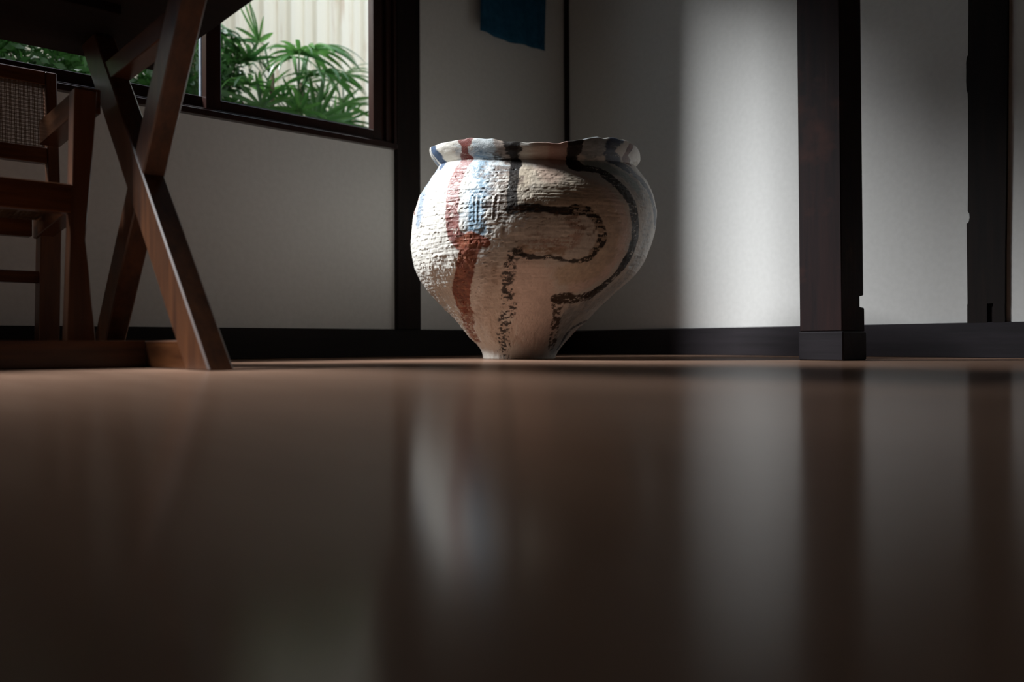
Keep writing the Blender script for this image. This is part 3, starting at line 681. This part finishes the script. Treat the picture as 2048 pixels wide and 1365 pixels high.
lay('rimbw', (0.58,0.63,0.64), .9, .3, .1, dark=.06)
lay('bluewash', LBLUE, .6, .5, .7, dark=.12)
lay('bluecore', BLUE, .75, .5, .9, .36, 6)
lay('blueline', BLUE, .7, .4, .5, .3, 7)
lay('smudge', (0.20,0.15,0.12), .8, .6, 1.0, .44, 8)
lay('smudge2', (0.22,0.15,0.12), .6, .6, 1.0, .47, 9)
lay('ringlow', (0.28,0.17,0.10), .4, .6, .8, .42, 10)
lay('rimbrn', (0.34,0.24,0.18), .8, .35, .3)
lay('neckshade', BLK, .8, .4, .8, .36, 11)  # black painted in place of the shade below the rim
lay('leftblue', (0.14,0.23,0.36), .7, .3, .4, .2, 12, wide=2.4)
lay('leftred', RED, .8, .3, .2, wide=3)
lay('rimblue', (0.045,0.095,0.19), .95, .2, .2, wide=2.6)
lay('rimblue2', NAVY, .9, .3, .1, wide=2)
for k in ('rimred','rimred1','rimred2','red1','red1cap'): lay(k, RED, .95, .10, .14, .14, 13, .22)
lay('red1', CREAM, .55, .2, .3, .66, 14)
for k in ('redj','red2'): lay(k, ORED, .96, .10, .16, .12, 15, .28)
lay('red2', (0.45,0.20,0.12), .55, .2, .3, .56, 16)
lay('red3', ORED, .85, .2, .3, .36, 17)
lay('red3', (0.5,0.33,0.24), .6, .2, .3, .5, 18)
for k in ('rimbk','rimbk2','blackdot','blackv'): lay(k, BLK, .95, .14, .22, .16, 19)
lay('blackh', BLK, .95, .18, .30, .18, 20)
lay('obrush', BRN, .6, .7, 1.4, .52, 21)
lay('lad1', (0.30,0.21,0.13), .6, .3, .4, .35, 22)
lay('lad1', BLK, .95, .15, .5, .52, 23)
lay('low', BLK, .93, .3, .8, .30, 24)
lay('lowblob', BLK, .9, .4, .8, .46, 25)
lay('down1', BLK, .93, .3, .7, .47, 26)
lay('down2', BLK, .93, .3, .7, .53, 27)
lay('ob', BLK, .97, .12, .16, wide=1.15)
for k in ('obA','obB'): lay(k, BLK, .95, .12, .2, .26, 28, wide=1.15)
lay('obC', BLK, .95, .14, .22, .30, 29, wide=1.25)
lay('obD', (0.05,0.03,0.02), .95, .2, .25, .30, 30)
lay('obE', (0.06,0.035,0.022), .92, .25, .35, .45, 31)
for k in ('rimk3','rimk4'): lay(k, BLK, .96, .10, .12)
lay('navy', NAVY, .9, .2, .25, .22, 32, wide=2.1)
lay('navyrim', NAVY, .9, .2, .2, .2, 33)
lay('rimrb', (0.15,0.035,0.02), .95, .1, .1)
lay('navybot', (0.05,0.07,0.10), .85, .3, .4, .3, 34)
lay('redbot', ORED, .85, .3, .2, wide=1.8)
np.clip(col, 0.004, 0.9, out=col)
# bare, dirtier clay inside
IN = 70
vin = np.linspace(1.25, 0.03, IN)
Pi = S(*np.meshgrid(AZ, vin, indexing='ij'))
cen = np.stack([VC[0] + 0.04 * RT[0] + 0 * Pi[..., 0], VC[1] + 0.04 * RT[1] + 0 * Pi[..., 0]], -1)
rv = Pi[..., :2] - cen; rl = np.linalg.norm(rv, axis=-1)[..., None]; Pi[..., :2] = cen + rv / rl * (rl - 0.013)
Pi[:, 0, 2] = Pd[:, -1, 2] - 0.0005; Pi[..., 2] = np.maximum(Pi[..., 2], 0.02)
allP = np.concatenate([Pd, Pi], 1); allC = np.concatenate([col, np.broadcast_to(np.array([0.5, 0.45, 0.38]), Pi.shape)], 1)
allC[:, -IN:-IN + 2] = col[:, -1:]
NT = NV + IN
verts = allP.reshape(-1, 3); cols = allC.reshape(-1, 3)
ia = np.arange(NA)[:, None]; ja = np.arange(NT - 1)[None, :]
a = ia * NT + ja; b_ = ((ia + 1) % NA) * NT + ja
quads = np.stack([a, b_, b_ + 1, a + 1], -1).reshape(-1, 4)
vloc = np.array([VC[0], VC[1], 0.0])
cap0 = [(i * NT) for i in range(NA)][::-1]; cap1 = [(i * NT + NT - 1) for i in range(NA)]
me = bpy.data.meshes.new('painted_vase')
nq = len(quads); me.vertices.add(len(verts)); me.vertices.foreach_set('co', (verts - vloc).astype(np.float32).ravel())
me.loops.add(nq * 4 + 2 * NA); me.loops.foreach_set('vertex_index', np.concatenate([quads.ravel(), np.array(cap0), np.array(cap1)]).astype(np.int32))
me.polygons.add(nq + 2)
ls_ = np.concatenate([np.arange(nq) * 4, [nq * 4, nq * 4 + NA]]).astype(np.int32)
me.polygons.foreach_set('loop_start', ls_)
me.update(calc_edges=True); me.validate()
me.polygons.foreach_set('use_smooth', [True] * len(me.polygons))
ca = me.color_attributes.new('glaze', 'FLOAT_COLOR', 'POINT')
buf = np.ones((len(verts), 4), np.float32); buf[:, :3] = cols; ca.data.foreach_set('color', buf.ravel())
vm, nt, b = nmat('painted_stoneware'); at = N(nt, 'ShaderNodeAttribute'); at.attribute_name = 'glaze'
nz1 = N(nt, 'ShaderNodeTexNoise'); nz1.inputs['Scale'].default_value = 260; nz1.inputs['Detail'].default_value = 6
tc = N(nt, 'ShaderNodeTexCoord'); nt.links.new(tc.outputs['Object'], nz1.inputs[0])
mr = N(nt, 'ShaderNodeMapRange'); mr.inputs['To Min'].default_value = 0.86; mr.inputs['To Max'].default_value = 1.10
nt.links.new(nz1.outputs[0], mr.inputs[0])
vmx = N(nt, 'ShaderNodeVectorMath', operation='SCALE'); nt.links.new(at.outputs['Color'], vmx.inputs[0]); nt.links.new(mr.outputs[0], vmx.inputs['Scale'])
nt.links.new(vmx.outputs[0], b.inputs['Base Color'])
b.inputs['Roughness'].default_value = 0.47; b.inputs['Specular IOR Level'].default_value = 0.4
bp = N(nt, 'ShaderNodeBump'); bp.inputs['Strength'].default_value = 0.35; bp.inputs['Distance'].default_value = 0.0009
nt.links.new(nz1.outputs[0], bp.inputs['Height']); nt.links.new(bp.outputs[0], b.inputs['Normal'])
me.materials.append(vm)
vase = bpy.data.objects.new('painted_vase', me); C.objects.link(vase); vase.location = vloc
props(vase, 'large rough clay vase painted with black, red and blue bands standing on the floor', 'vase')
